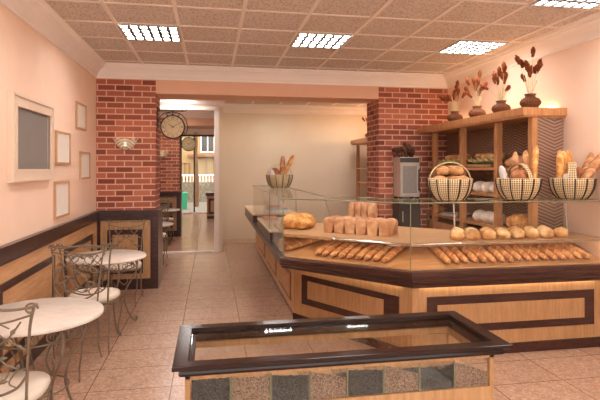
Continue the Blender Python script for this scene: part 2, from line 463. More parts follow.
def wainscot_pier(n, py, label, py1):
    o = struct(MB().box(LX, -.705, py-.02, py-.001, .1, .93).build('trim_%d' % n, M['wood']), label)
    r = MB(); r.box(LX, -.69, py-.034, py-.001, .925, 1.035); r.box(LX, -.672, py-.055, py-.001, 1.02, 1.045); r.box(LX, -.69, py-.042, py-.001, .915, .93)
    r.box(-.724, -.69, py-.001, py1+.03, .925, 1.035); r.box(-.724, -.672, py-.001, py1+.04, 1.02, 1.045)
    r.build('rail', M['dark'], o)
    p = MB(); p.box(LX, -.69, py-.032, py-.001, 0, .14); p.box(-.724, -.69, py-.001, py1+.03, 0, .14); p.build('plinth', M['dark'], o)
    c = MB(); c.box(-.79, -.69, py-.03, py-.001, .14, .92); c.box(-.724, -.69, py-.001, py1+.03, .14, .92); c.box(LX+.02, LX+.06, py-.03, py-.001, .14, .92); c.build('stile', M['dark'], o)
    f = MB(); frame_xz(f, -1.335, -.885, py-.031, py-.018, .21, .79, .065); f.build('panel_frame', M['dark'], o)
wainscot_wall(9, Y0, PY0-.06, [(-.98,.29),(.61,1.88),(2.2,3.47),(3.79,5.06),(5.38,6.60)], 'wood wainscot with dark panel frames along the peach wall')
wainscot_wall(10, PY1+.05, 9.57, [(7.55,8.4),(8.6,9.45)], 'wood wainscot between the brick pier and the white frame')
wainscot_wall(11, 9.72, PYA-.06, [(9.9,10.8),(11.0,11.8)], 'wood wainscot before the back room pier')
wainscot_pier(12, PY0, 'wood wainscot with dark square frame on the brick pier', PY1)
wainscot_pier(13, PYA, 'wood wainscot on the back room pier', PYB)

# ------------------------------------------------------------------ ceiling lights
def ceiling_light():
    t = thing('ceiling_light', 'x', 'ceiling light', (0,0,CZ), 0, 'recessed louvred ceiling lights')
    h = .27
    MB().box(-h, h, -h, h, -.006, -.002).build('diffuser', M['lamp'], t)
    f = MB()
    for a in (-1, 1):
        f.box(a*h-.014, a*h+.014, -h-.014, h+.014, -.018, -.002); f.box(-h-.014, h+.014, a*h-.014, a*h+.014, -.018, -.002)
    f.build('frame', M['lampframe'], t)
    l = MB()
    for i in range(1, 6): l.box(-h+2*h*i/6-.015, -h+2*h*i/6+.015, -h, h, -.017, -.007)
    for i in range(1, 4): l.box(-h, h, -h+2*h*i/4-.02, -h+2*h*i/4+.02, -.017, -.007)
    l.build('louver', M['louver'], t)
    return t
cl = None
for (x, y, lab) in [(-.587,5.167,'louvred ceiling light over the picture wall side, leftmost in view'),
                    (1.138,5.167,'louvred ceiling light in the middle of the ceiling, over the counter corner'),
                    (2.864,5.167,'louvred ceiling light above the bread shelves, in line with the middle one'),
                    (2.864,3.442,'louvred ceiling light cut by the top edge above the right end of the counter'),
                    (-.587,3.442,'louvred ceiling light out of view over the first round table'),
                    (1.138,3.442,'louvred ceiling light out of view over the black framed case'),
                    (-.587,1.142,'unseen louvred ceiling light added nearest the street window on the picture wall side'),  # this unseen row is added to light the room
                    (1.138,1.142,'unseen louvred ceiling light added nearest the street window in the middle'),
                    (2.864,1.142,'unseen louvred ceiling light added nearest the street window on the shelf side'),
                    (-.587,9.2,'unseen louvred ceiling light added behind the brick pier with the clock'),  # invented fixture, hidden by the pier, lights the area behind it
                    (1.25,9.57,'louvred ceiling light behind the salmon beam, over the far counter end'),
                    (2.864,9.57,'louvred ceiling light behind the brick pier with the oven'),
                    (-.587,14.2,'unseen louvred ceiling light added in the back room on the picture wall side'), (1.138,14.2,'unseen louvred ceiling light added in the back room over its counter'), (-.587,10.9,'unseen louvred ceiling light added just inside the white opening')]:  # unseen fixtures added to brighten the back room and its cornice
    if cl is None: cl = ceiling_light(); cl.location = (x, y, CZ); cl['label'] = lab
    else: dup(cl, (x, y, CZ), 0, lab)

# ------------------------------------------------------------------ pictures on the left wall
def picture(name, label, cat, y0, y1, z0, z1, w, fm, sm, dep, group=None):
    t = thing(name, label, cat, (LX+.001, (y0+y1)/2, z0), 0, group)
    h = (y1-y0)/2; H = z1-z0
    f = MB(); frame_yz(f, 0, dep, -h, h, 0, H, w)
    if w > .05:
        frame_yz(f, dep-.01, dep+.012, -h+.004, h-.004, .004, H-.004, .02); frame_yz(f, dep-.01, dep+.006, -h+w-.02, h-w+.02, w-.02, H-w+.02, .02)
    f.build('frame', fm, t)
    MB().box(0, dep*.45, -h+w, h-w, w, H-w).build('board' if w > .05 else 'sheet', sm, t)
picture('framed_board', 'large grey board in a broad ivory frame on the peach wall', 'notice board', 4.0, 4.97, 1.49, 2.17, .10, M['ivoryframe'], M['greyboard'], .035)
for (a, c, z0, z1, lab) in [(5.14,5.63,1.635,1.965,'small white framed sheet just beyond the big grey board, middle height'),
                            (5.88,6.31,2.04,2.34,'small white framed sheet hung highest, nearest the cornice'),
                            (6.05,6.50,1.47,1.79,'small white framed sheet closest to the brick pier, low'),
                            (5.10,5.59,1.11,1.47,'small white framed sheet hung lowest, just above the dark rail')]:
    picture('picture_frame', lab, 'picture', a, c, z0, z1, .022, M['gilt'], M['paper'], .02, 'small white framed sheets')

# ------------------------------------------------------------------ sconce
def sconce(y, label):
    t = thing('wall_lamp', label, 'wall lamp', (-1.11, y-.002, 1.84), 0)
    s_ = MB(); n = 28
    prof = [(.012,0),(.06,.012),(.10,.045),(.128,.085),(.145,.12),(.155,.145)]
    vs = []; m = n+1
    for r, z in prof:
        for k in range(m):
            a = PI + PI*k/n; q = 1 + .05*math.cos(9*(a))*(z/.145)
            vs.append((r*q*math.cos(a), r*q*.75*math.sin(a), z + .012*math.cos(9*a)*(z/.145)**2))
    s_.add(vs, [(i*m+k, i*m+k+1, (i+1)*m+k+1, (i+1)*m+k) for i in range(len(prof)-1) for k in range(n)], True)
    s_.build('lamp_shade', M['shade'], t)
    MB().ball((0,-.045,.075), .02, .02, .03).build('bulb', M['bulb'], t)
    MB().box(-.05, .05, -.008, 0, .0, .12).build('back_plate', M['ironb'], t)
sconce(PY0, 'scalloped half bowl wall lamp on the front brick pier')
sconce(PYA, 'scalloped half bowl wall lamp on the back room pier')

# ------------------------------------------------------------------ clocks
def clock(y, label):
    t = thing('wall_clock', label, 'clock', (-.724, y, 2.165), 0)
    cx = .205; R = .16
    MB().lathe([(R-.010,-.035),(R+.004,-.035),(R+.008,0),(R+.004,.035),(R-.010,.035),(R-.010,-.035)], 40).build('case_rim', M['ironb'], t, (cx,0,0), (PI/2,0,0))
    MB().lathe([(.0001,-.026),(R-.008,-.026),(R-.008,.026),(.0001,.026)], 40, smooth=False).build('dial', M['dial'], t, (cx,0,0), (PI/2,0,0))
    nm = MB()
    for sgn in (-1, 1):
        yy = sgn*.0275
        for h in range(12):
            a = h*PI/6
            for off in ([0] if h % 3 else [-.009, .009]):
                d = Vector((math.sin(a), math.cos(a))); p = Vector((d.y, -d.x))
                q = [d*(R*.70)+p*(off-.0028), d*(R*.70)+p*(off+.0028), d*(R*.88)+p*(off+.0028), d*(R*.88)+p*(off-.0028)]
                nm.rings([[(cx+v.x, yy-.0005, v.y) for v in q], [(cx+v.x, yy+.0005, v.y) for v in q]])
        nm.rings([[(cx+R*.62*math.cos(k*PI/16)*f, yy, R*.62*math.sin(k*PI/16)*f) for k in range(32)] for f in (1, .975)], cap=False)
    nm.build('hour_marks', M['ink'], t)
    for nme, a, L, w in (('hour_hand', -.95, .075, .005), ('minute_hand', 1.05, .11, .0035)):
        for sgn in (-1, 1):
            hm = MB()
            d = Vector((math.sin(a)*-sgn, math.cos(a))); p = Vector((d.y, -d.x)); yy = sgn*.031
            q = [d*-.02-p*w, d*-.02+p*w, d*L+p*w*.4, d*L-p*w*.4]
            hm.rings([[(cx+v.x, yy-.001, v.y) for v in q], [(cx+v.x, yy+.001, v.y) for v in q]])
            hm.build(nme, M['ink'], t)
    br = MB()
    br.box(.0, .012, -.03, .03, -.02, .27)
    br.tube([(0,0,.222),(.1,0,.222),(.36,0,.222)], .007)
    br.tube([(.36+.03*math.cos(-PI/2+k*PI/8)*1, 0, .252+.03*math.sin(-PI/2+k*PI/8)) for k in range(15)], .005)
    br.tube(bez([(.01,0,.06),(.03,0,.13),(.10,0,.19),(.205,0,.205),(.31,0,.18),(.38,0,.10),(.405,0,0),(.39,0,-.07),(.36,0,-.085),(.345,0,-.06),(.362,0,-.045)]), .0055)
    br.tube([(cx,0,.222),(cx,0,.165)], .007)
    for sx in (-1, 1):
        br.tube(bez([(cx,0,.17),(cx+sx*.05,0,.195),(cx+sx*.09,0,.175),(cx+sx*.075,0,.155),(cx+sx*.062,0,.17)], 6), .004)
    br.build('bracket', M['ironb'], t)
clock(7.1, 'round double sided clock on a scrolled bracket, larger, on the front brick pier')
clock(12.15, 'round clock seen smaller through the white opening, on the back room pier')

# ------------------------------------------------------------------ wrought iron cafe furniture
def spiral(c, r0, r1, a0, turns, ex, ez, n=18):
    out = []
    for k in range(n+1):
        t = k/n; a = a0 + turns*2*PI*t; r = r0 + (r1-r0)*t
        out.append(tuple(Vector(c) + Vector(ex)*(r*math.cos(a)) + Vector(ez)*(r*math.sin(a))))
    return out
def leafm(m, c, ax, up, L, W):
    ax = Vector(ax).normalized(); up = Vector(up).normalized(); sd = ax.cross(up)
    c = Vector(c)
    m.add([c, c+ax*L*.5+sd*W*.5, c+ax*L, c+ax*L*.5-sd*W*.5, c+ax*L*.5+up*W*.25, c+ax*L*.5-up*W*.15],
          [(0,1,4),(1,2,4),(2,3,4),(3,0,4),(1,0,5),(2,1,5),(3,2,5),(0,3,5)], False)
def make_chair():
    t = thing('cafe_chair', 'x', 'chair', (0,0,0), 0, 'wrought iron cafe chairs')
    # cushion
    n = 36; rings = []
    def outline(sc, z):
        pts = []
        for k in range(n):
            a = 2*PI*k/n; ca, sa = math.cos(a), math.sin(a)
            e = .72
            x = .212*math.copysign(abs(ca)**e, ca); y = .205*math.copysign(abs(sa)**e, sa)
            x *= 1 + .08*sa
            pts.append((x*sc, y*sc+.005, z))
        return pts
    c = MB(); c.rings([outline(q, z) for q, z in ((.9,.425),(.98,.43),(1,.445),(.99,.462),(.93,.475),(.7,.482),(.3,.485))], True, True)
    c.build('seat', M['cushion'], t)
    f = MB(); f.tube([(x*.97, y*.97, .418) for x, y, z in outline(1, 0)], .009, 6, True)
    for sx in (-1, 1):
        f.tube(bez([(sx*.18,.16,.41),(sx*.12,.19,.36),(sx*.03,.2,.37),(sx*.02,.2,.40),(sx*.06,.2,.405)], 6), 0.00400)
        f.tube(bez([(sx*.195,.13,.41),(sx*.2,.07,.355),(sx*.2,-.02,.365),(sx*.2,-.05,.40)], 6), 0.00400)
    f.build('seat_frame', M['iron'], t)
    for sx in (-1, 1):
        l = MB(); l.tube(bez([(sx*.165,.17,.42),(sx*.19,.205,.34),(sx*.185,.2,.22),(sx*.165,.185,.10),(sx*.17,.2,.03),(sx*.178,.225,.008),(sx*.18,.235,.02),(sx*.178,.228,.03)], 6), 0.00680)
        l.build('leg', M['iron'], t)
        l = MB(); l.tube(bez([(sx*.17,-.19,.44),(sx*.182,-.2,.3),(sx*.18,-.205,.14),(sx*.19,-.24,.03),(sx*.192,-.255,.008)], 6), 0.00680)
        l.build('leg', M['iron'], t)
    yb = lambda z: -.195 - .055*max(0, (z-.44)/.5)
    P = lambda u, z: (u, yb(z), z)
    bf = MB()
    for sx in (-1, 1):
        bf.tube(bez([P(sx*.17,.43), P(sx*.176,.55), P(sx*.186,.7), P(sx*.2,.85), P(sx*.218,.935)], 6), 0.00720)
        bf.tube(spiral(P(sx*.205,.93), .032, .01, 0 if sx > 0 else PI, sx*1.1, (1,0,0), (0,0,1)), .0055)
    bf.tube(bez([P(-.235,.952), P(-.2,.938), P(-.1,.93), P(0,.945), P(.1,.93), P(.2,.938), P(.235,.952)], 6), 0.00720)
    bf.tube(bez([P(-.205,.90), P(-.1,.872), P(0,.862), P(.1,.872), P(.205,.90)], 6), 0.00520)
    bf.tube(bez([P(-.178,.60), P(-.12,.535), P(0,.505), P(.12,.535), P(.178,.60)], 6), 0.00640)
    bf.build('back_frame', M['iron'], t)
    v = MB()
    for sx in (-1, 1):
        v.tube(bez([P(sx*.16,.87), P(sx*.09,.78), P(-sx*.03,.72), P(-sx*.10,.64), P(-sx*.06,.57), P(sx*.01,.59), P(sx*.0,.63)], 7), 0.00440)
        v.tube(bez([P(sx*.188,.72), P(sx*.13,.76), P(sx*.06,.82), P(sx*.07,.86), P(sx*.11,.84)], 6), 0.00400)
        v.tube(bez([P(sx*.182,.64), P(sx*.13,.62), P(sx*.10,.57), P(sx*.13,.545)], 6), 0.00400)
        for (u, z, du, dz) in ((.11,.80,.5,.8),(.03,.74,-.2,1),(-.05,.69,-1,.2),(-.09,.66,-.9,-.4),(.13,.76,.8,-.5),(.06,.84,-.9,.3),(.13,.62,.3,.9),(.10,.58,-1,0)):
            leafm(v, P(sx*u, z), (sx*du, 0, dz), (0,-1,0), .05, .024)
    v.build('back_scrollwork', M['iron'], t)
    return t
def make_table():
    t = thing('cafe_table', 'x', 'table', (0,0,0), 0, 'round cafe tables')
    R = .38
    MB().lathe([(.0001,.6925),(R-.012,.6925),(R-.002,.696),(R,.704),(R-.004,.716),(R-.014,.72),(.0001,.72)], 56).build('tabletop', M['marble'], t)
    a = MB(); a.tube([(.30*math.cos(k*PI/24), .30*math.sin(k*PI/24), .684) for k in range(48)], .008, 6, True)
    a.tube([(.27*math.cos(k*PI/24), .27*math.sin(k*PI/24), .60) for k in range(48)], .006, 6, True)
    for k in range(16):
        an = k*PI/8
        ex = (-math.sin(an), math.cos(an), 0); c = (.285*math.cos(an), .285*math.sin(an), .642)
        a.tube(spiral(c, .04, .012, PI/2, 1.4*(1 if k % 2 else -1), ex, (0,0,1), 16), .0045, 5)
    a.build('apron_scrollwork', M['iron'], t)
    for k in range(4):
        an = PI/4 + k*PI/2 - .25
        d = Vector((math.cos(an), math.sin(an), 0))
        Q = lambda r, z: tuple(d*r + Vector((0,0,z)))
        l = MB()
        l.tube(bez([Q(.29,.685), Q(.315,.62), Q(.29,.5), Q(.21,.38), Q(.175,.27), Q(.20,.15), Q(.25,.05), Q(.285,.011), Q(.31,.022), Q(.305,.045), Q(.288,.04)], 6), .0085)
        l.tube(bez([Q(.26,.6), Q(.17,.56), Q(.12,.46), Q(.175,.40), Q(.21,.44), Q(.185,.47)], 6), .0055)
        l.build('leg', M['iron'], t)
    s_ = MB(); s_.tube([(.175*math.cos(k*PI/16), .175*math.sin(k*PI/16), .27) for k in range(32)], .006, 6, True); s_.build('stretcher_ring', M['iron'], t)
    return t
ch = make_chair(); tb = make_table(); first = [True, True]
def chair(x, y, rz, lab):
    if first[0]: first[0] = False; ch.location = (x,y,0); ch.rotation_euler.z = rz; ch['label'] = lab
    else: dup(ch, (x,y,0), rz, lab)
def table(x, y, rz, lab):
    if first[1]: first[1] = False; tb.location = (x,y,0); tb.rotation_euler.z = rz; tb['label'] = lab
    else: dup(tb, (x,y,0), rz, lab)
table(-1.04, 3.27, .2, 'round marble topped cafe table nearest the camera, below the big grey board')
table(-1.03, 5.30, 0, 'round marble topped cafe table in front of the brick pier wainscot')
table(-.97, 8.2, 0, 'round marble topped cafe table just behind the brick pier')
table(-1.03, 11.0, 0, 'round marble topped cafe table in the back room')
chair(-1.06, 2.80, .05, 'iron cafe chair with ivory cushion in the bottom corner, before the nearest table')
chair(-1.12, 4.20, PI-.1, 'iron cafe chair pushed under the far side of the nearest table, facing it')
chair(-1.04, 4.77, -.06, 'iron cafe chair tucked at the near side of the table by the pier')
chair(-1.03, 6.22, PI, 'iron cafe chair with its back to the brick pier wainscot')
chair(-.95, 7.58, 0, 'iron cafe chair half hidden right behind the brick pier')
chair(-.95, 8.86, PI, 'iron cafe chair standing just before the white threshold')
chair(-1.03, 10.36, 0, 'iron cafe chair just past the white threshold, before the back room table')
chair(-1.03, 11.56, PI, 'iron cafe chair with its back to the back room pier')

# ------------------------------------------------------------------ counter
# three wooden cabinets under one dark worktop
WL = .858; WY = 3.95; PA = (WL, 5.2); PB = (1.655, WY)
t = thing('counter_cabinet', 'long wooden counter front with raised panels facing the tiled aisle', 'counter', (0,0,0), 0, 'wooden counter cabinets')
MB().box(WL, 1.45, 5.22, 9.75, .07, .60).build('body', M['wood_y'], t)
MB().box(WL+.03, 1.45, 5.24, 9.73, 0, .07).build('plinth', M['dark'], t)
for a, c in ((5.38, 6.32), (6.62, 7.72), (8.02, 9.12)):
    f = MB(); frame_yz(f, WL-.006, WL+.002, a, c, .15, .46, .022); f.build('panel_frame', M['dark'], t)
    f = MB(); f.box(WL-.014, WL, a+.04, c-.04, .19, .42); f.build('panel', M['wood_y'], t)
t = thing('counter_cabinet', 'wooden counter front set at an angle between aisle run and right run', 'counter', (0,0,0), 0, 'wooden counter cabinets')
dx, dy = PB[0]-PA[0], PB[1]-PA[1]; DL = math.hypot(dx, dy); ang = math.atan2(dy, dx)
body = MB(); body.prism([PA, PB, (1.655, 5.18), (1.46, 5.19)], .07, .60); body.build('body', M['wood'], t)
nx, ny = dy/DL, -dx/DL     # outward normal
def dpt(s, o): return (PA[0]+dx*s/DL+nx*o, PA[1]+dy*s/DL+ny*o)
def dbox(m, s0, s1, o0, o1, z0, z1): m.prism([dpt(s0,o1), dpt(s1,o1), dpt(s1,o0), dpt(s0,o0)], z0, z1)
m = MB(); dbox(m, .0, DL, 0, .012, 0, .075); m.build('plinth', M['dark'], t)
m = MB(); s0, s1 = .13, DL-.13
dbox(m, s0, s1, 0, .008, .20, .50)
m.build('panel_frame', M['dark'], t)
m = MB(); dbox(m, s0+.10, s1-.16, .004, .02, .27, .445); m.build('panel', M['wood'], t)
t = thing('counter_cabinet', 'wooden counter front with one wide dark framed panel on the right', 'counter', (0,0,0), 0, 'wooden counter cabinets')
MB().box(1.657, RX-.005, WY, 4.27, .07, .60).build('body', M['wood'], t)
MB().box(1.66, RX-.005, WY-.014, 4.25, 0, .085).build('plinth', M['dark'], t)
m = MB(); m.box(1.785, 3.375, WY-.008, WY+.002, .205, .515); m.build('panel_frame', M['dark'], t)
m = MB(); m.box(1.875, 3.265, WY-.022, WY, .275, .445); m.build('panel', M['wood'], t)

INNER = [(RX-.004, 4.3), (2.76, 4.3), (1.5, 5.55), (1.5, 9.70)]
Tp = [(.637, 9.62), (.637, 4.655), (1.6, 3.82), (RX-.004, 3.82)]
Bp = [(.70, 9.62), (.70, 4.96), (1.648, 3.905), (RX-.004, 3.905)]
def mixp(f): return [(b_[0]+(t_[0]-b_[0])*f, b_[1]+(t_[1]-b_[1])*f) for b_, t_ in zip(Bp, Tp)]
t = thing('worktop', 'thick dark mahogany moulded worktop running round the whole counter', 'countertop')
m = MB()
m.rings([[(x, y, z) for x, y in mixp(f) + INNER] for f, z in ((.0,.603),(.05,.63),(.35,.645),(.45,.66),(.45,.672),(.8,.68),(.85,.70),(1.0,.715),(1.0,.745),(.97,.755))])
m.build('slab', M['dark'], t)
OUT = [(.70,5.57), (.70,4.69), (1.63,3.885), (RX-.01,3.885)]; INN = [(1.10,5.57), (1.10,4.872), (1.785,4.28), (RX-.01,4.28)]
m = MB()
for k in range(3):
    a, b_, c, d = OUT[k], OUT[k+1], INN[k+1], INN[k]
    m.add([(*a,.7555), (*b_,.7555), (*c,.7555), (*d,.7555), (*a,.764), (*b_,.764), (*c,.88), (*d,.88)], [(0,3,2,1),(4,5,6,7),(0,1,5,4),(2,3,7,6)] + ([(3,0,4,7)] if k == 0 else []) + ([(1,2,6,5)] if k == 2 else []))
m.build('display_rack', M['woodh'], t)
m = MB(); m.box(.65, 1.2, 5.6, 7.12, .755, .875); m.build('step_block', M['dark'], t)
m = MB(); m.box(.645, 1.2, 5.58, 7.12, .8755, .892); m.build('step_top', M['pale'], t)
m = MB(); m.box(.645, 1.35, 7.8, 9.6, .755, .86); m.build('end_block', M['dark'], t)
m = MB(); m.box(.635, 1.36, 7.78, 9.62, .8605, .88); m.build('end_top', M['pale'], t)
# warm light strip tucked under the lip of the worktop
m = MB(); m.box(1.72, RX-.05, 3.925, 3.94, .600, .6025); m.build('light_strip', M['led'], t)
m = MB(); dbox(m, .1, DL-.1, .01, .025, .600, .6025); m.build('light_strip', M['led'], t)

# glass display case on the worktop
t = thing('glass_display_case', 'long frameless glass bread display case standing on the counter', 'display case', (0,0,0))
GZ = 1.31
m = MB(); m.box(.664, .670, 5.583, 8.06, .893, GZ-.001); m.build('side_pane', M['glass'], t)
m = MB(); m.box(.664, .670, 4.65, 5.577, .7565, GZ-.001); m.build('side_pane', M['glass'], t)
G0, G1 = (.667, 4.632), (1.588, 3.832)
gd = Vector((G1[0]-G0[0], G1[1]-G0[1])).normalized(); gn = Vector((-gd.y, gd.x))
m = MB(); m.prism([G0, G1, (G1[0]+gn.x*.006, G1[1]+gn.y*.006), (G0[0]+gn.x*.006, G0[1]+gn.y*.006)], .7565, GZ-.001); m.build('front_pane', M['glass'], t)
m = MB(); m.box(1.60, RX-.012, 3.836, 3.842, .7565, GZ-.001); m.build('front_pane', M['glass'], t)
TOPO = [(.655, 8.08), (.655, 4.627), (1.585, 3.822), (RX-.012, 3.828)]
TOPI = [(RX-.012, 4.30), (1.80, 4.30), (1.12, 4.87), (1.12, 8.08)]
m = MB(); m.prism(TOPO + TOPI, GZ, GZ+.008); m.build('glass_top', M['glass'], t)
m = MB()
Z3 = lambda pts, z: [(x, y, z) for x, y in pts]
for pa, pb in zip(TOPO, TOPO[1:]): m.tube([(pa[0],pa[1],GZ+.004), (pb[0],pb[1],GZ+.004)], .0055, 6)
for pa, pb in zip(TOPI, TOPI[1:]): m.tube([(pa[0],pa[1],GZ+.004), (pb[0],pb[1],GZ+.004)], .0055, 6)
m.tube([(1.12,8.08,GZ+.004),(.655,8.08,GZ+.004)], .005, 6)
m.build('glass_edge', M['edge'], t)
for (x, y, z0) in ((.667,5.78,.897), (.664,4.632,.757), (1.592,3.832,.757)):
    m = MB(); m.tube([(x,y,z0),(x,y,GZ)], .004, 6); m.build('pane_joint', M['edge'], t)
# upper wooden shelf inside the case
SZ = .955
m = MB(); m.prism([(.69,5.55), (.69,4.665), (1.60,3.865), (RX-.012,3.865), (RX-.012,4.28), (2.75,4.28), (1.48,5.54)], SZ, .980); m.build('shelf', M['woodh'], t)
m = MB(); m.prism([(1.63,3.93),(RX-.05,3.93),(RX-.05,3.95),(1.635,3.95)], SZ-.008, SZ-.0005); m.build('light_strip', M['led'], t)  # added strip that brightens the baguettes below, no visible lamp there
m = MB(); m.prism([(.74,4.70),(1.56,3.96),(1.575,3.975),(.755,4.715)], SZ-.008, SZ-.0005); m.build('light_strip', M['led'], t)  # second added strip, lifts the angled baguette row out of the shelf's shade
m = MB(); m.tube([(1.075,4.292,.972), (1.598,3.842,.972)], .014, 8); m.build('chrome_rail', M['chrome'], t)
m = MB(); m.tube([(1.61,3.852,.972), (RX-.02,3.852,.972)], .009, 8); m.build('chrome_rail', M['chrome'], t)
m = MB(); m.ball((1.07,4.297,.975), .024, .024, .02); m.build('rail_knob', M['chrome'], t)
for (x, y, dxx, dyy, zz) in ((1.115,6.6,1.18,6.9,.905), (1.115,4.88,1.30,5.25,.981), (2.2,4.29,2.2,4.26,.981), (3.35,4.29,3.35,4.26,.981)):
    m = MB(); m.tube([(x,y,GZ), (dxx, dyy, zz)], .008, 6); m.build('strut', M['steel'], t)

# small things on the far counter end
MB().box(-.17, .17, -.11, .11, 0, .035).build('card_stack', M['blue'], None, (1.12, 8.6, .8815), (0,0,.1)); o = bpy.context.scene.objects['card_stack']; tag(o, 'flat pale blue box lying on the far raised counter end', 'box')
MB().box(-.16, .16, -.1, .1, 0, .03).build('menu_book', M['orange'], None, (1.11, 8.62, .9185), (0,0,-.05)); tag(bpy.context.scene.objects['menu_book'], 'orange booklet lying on the pale blue box', 'book')
MB().box(-.09, .09, -.16, .16, 0, .03).build('napkin_stack', M['pink'], None, (.80, 6.85, .8935), (0,0,0)); tag(bpy.context.scene.objects['napkin_stack'], 'low stack of pink napkins on the pale counter step', 'napkins')

# ------------------------------------------------------------------ breads
def baguette_mesh(L, r, seed, mat, name='baguette', bend=0.):
    q = random.Random(seed); m = MB(); n = 14; N = 26; rs = []
    for i in range(N+1):
        u = -1 + 2*i/N
        k = max(.04, (1-abs(u)**4.5))**.5
        if abs(u) == 1: k = .12
        cy = bend*(1-u*u); row = []
        for j in range(n):
            a = 2*PI*j/n
            z = math.sin(a); y = math.cos(a)
            top = max(0, z)
            bump = 1 + .07*top*math.sin(u*19 + y*2.2) + q.uniform(-.012,.012)
            row.append((u*L/2, (y*r*k*bump)+cy, r*.86*k*z*bump + r*.80))
        rs.append(row)
    m.rings(rs, True, True)
    return m.mesh(name, mat)
def roll_mesh(r, h, mat, name, seed, ribs=0, oval=1., lump=.03):
    q = random.Random(seed); m = MB(); ph = q.uniform(0, 6)
    def bp(d):
        v = 1 + lump*math.sin(6*d.z+ph)*math.sin(5*d.x+ph*2) + lump*.5*math.sin(3*math.atan2(d.y, d.x)+ph)
        if ribs and d.z > -.1: v *= 1 - .09*max(0, math.cos(ribs*d.x*2.2+ph))**8
        return v
    m.ball((0,0,h*.5), r*oval, r, h*.5, 22, 14, None, bp)
    vs = []
    for (x, y, z) in m.v: vs.append((x, y, max(z, h*.1) - h*.1))
    m.v = vs
    return m.mesh(name, mat)
def braid_mesh(L, W, H, mat, name, k=5):
    m = MB()
    for i in range(k):
        u = -1 + 2*(i+.5)/k; s = 1 - .35*u*u
        for sg in (-1, 1):
            Mx = Matrix.Rotation(sg*.6, 3, 'Z')
            m.ball((u*L*.42, sg*W*.16*s, H*.45*s), L/k*.85, W*.42*s, H*.52*s, 14, 9, Mx)
    m.v = [(x, y, max(z, .0)) for x, y, z in m.v]
    return m.mesh(name, mat)
def tin_mesh(W, L, H, mat, name):
    m = MB(); n = 8; prof = [(-.46,0),(-.47,.02)]
    rs = []
    for yy, s in ((-.5,.88),(-.47,.96),(-.4,1),(.4,1),(.47,.96),(.5,.88)):
        r = [(-.44*W*s,0),(-.47*W*s,.45*H),(-.5*W*s,.62*H*s),(-.49*W*s,.76*H*s),(-.42*W*s,.88*H*s),(-.27*W*s,.97*H*s),(0,H*s),(.27*W*s,.97*H*s),(.42*W*s,.88*H*s),(.49*W*s,.76*H*s),(.5*W*s,.62*H*s),(.47*W*s,.45*H),(.44*W*s,0)]
        rs.append([(x, yy*L, z) for x, z in r][::-1])
    m.rings(rs, True, True)
    return m.mesh(name, mat)
def put(name, me, loc, rot, label, cat, group=None):
    o = bpy.data.objects.new(name, me); COL.objects.link(o); o.location = loc; o.rotation_euler = rot
    return tag(o, label, cat, group)
bags = [baguette_mesh(.42, .0335, i, M['bag'], 'baguette', .004*(i-1)) for i in range(3)]
SL = .116/.395
def on_rack(i, head, d2, n2, dist, label, group):
    d = Vector(d2).normalized(); n = Vector(n2).normalized()
    X_ = Vector((d.x, d.y, SL*d.dot(n))).normalized(); Z_ = Vector((-SL*n.x, -SL*n.y, 1)).normalized(); Y_ = Z_.cross(X_)
    c = Vector((head[0], head[1], .764 + SL*dist)) + X_*.21 + Z_*.006
    Mx = Matrix((X_, Y_, Z_)).transposed()
    put('baguette', bags[i % 3], c, Mx.to_euler(), label, 'bread', group)
NR = 17
for i in range(NR):
    on_rack(i, (1.965 + .0835*i, 3.91+rnd.uniform(-.006,.006)), (rnd.uniform(-.04,.04), 1), (0, 1), .025, '%s baguette from the corner joint in the row under the right shelf' % ORD[i], 'baguettes under the right run shelf')
for i in range(9):
    q = .30 + .083*i
    on_rack(i+1, (.70+.016+.756*q, 4.69+.019-.654*q), (.79, .66+rnd.uniform(-.02,.02)), (.654, .756), .025, '%s baguette from the aisle in the row behind the angled glass' % ORD[i], 'baguettes behind the angled glass')
for i in range(7):
    on_rack(i, (.725, 4.86+.085*i), (1, rnd.uniform(-.02,.05)), (1, 0), .025, '%s baguette along the aisle side glass, counted from the glass corner' % ORD[i], 'baguettes behind the aisle glass')
# upper shelf
HZ = .981
roundloaf = braid_mesh(.36, .34, .16, M['golden'], 'braided_loaf', 5)
put('braided_loaf', roundloaf, (.915, 5.12, HZ), (0,0,1.0), 'big golden braided loaf at the aisle end of the upper glass case shelf', 'bread')
tin = tin_mesh(.110, .27, .148, M['tin'], 'tin_loaf')
for i in range(6):
    s = i/5
    put('tin_loaf', tin, (1.185+.432*s, 4.765-.35*s, HZ), (0,0,-.674), '%s tall tin loaf from the left in the row on the angled shelf' % ORD[i], 'bread', 'tin loaves on the angled shelf')
tall = tin_mesh(.062, .14, .27, M['tin'], 'tall_loaf')
for i in range(4):
    put('tall_loaf', tall, (1.46+.054*i, 5.02-.044*i, HZ), (0,0,-.674), '%s tall narrow loaf from the left behind the tin loaf row' % ORD[i], 'bread', 'tall loaves behind the tin loaves')
rolls = [roll_mesh(.064, .098, M['roll'], 'round_roll', s, 3, 1.02, .08) for s in range(4)]
for i in range(8):
    put('round_roll', rolls[i % 4], (2.09+.142*i, 4.0+rnd.uniform(-.008,.008), HZ), (0,0,rnd.uniform(0,6)), '%s floury round roll from the corner in the front row on the right upper shelf' % ORD[i], 'bread', 'round rolls on the right upper shelf')
for i in range(7):
    put('round_roll', rolls[(i+2) % 4], (2.16+.142*i, 4.145, HZ), (0,0,rnd.uniform(0,6)), '%s floury round roll from the corner in the back row on the right upper shelf' % ORD[i], 'bread', 'round rolls on the right upper shelf')

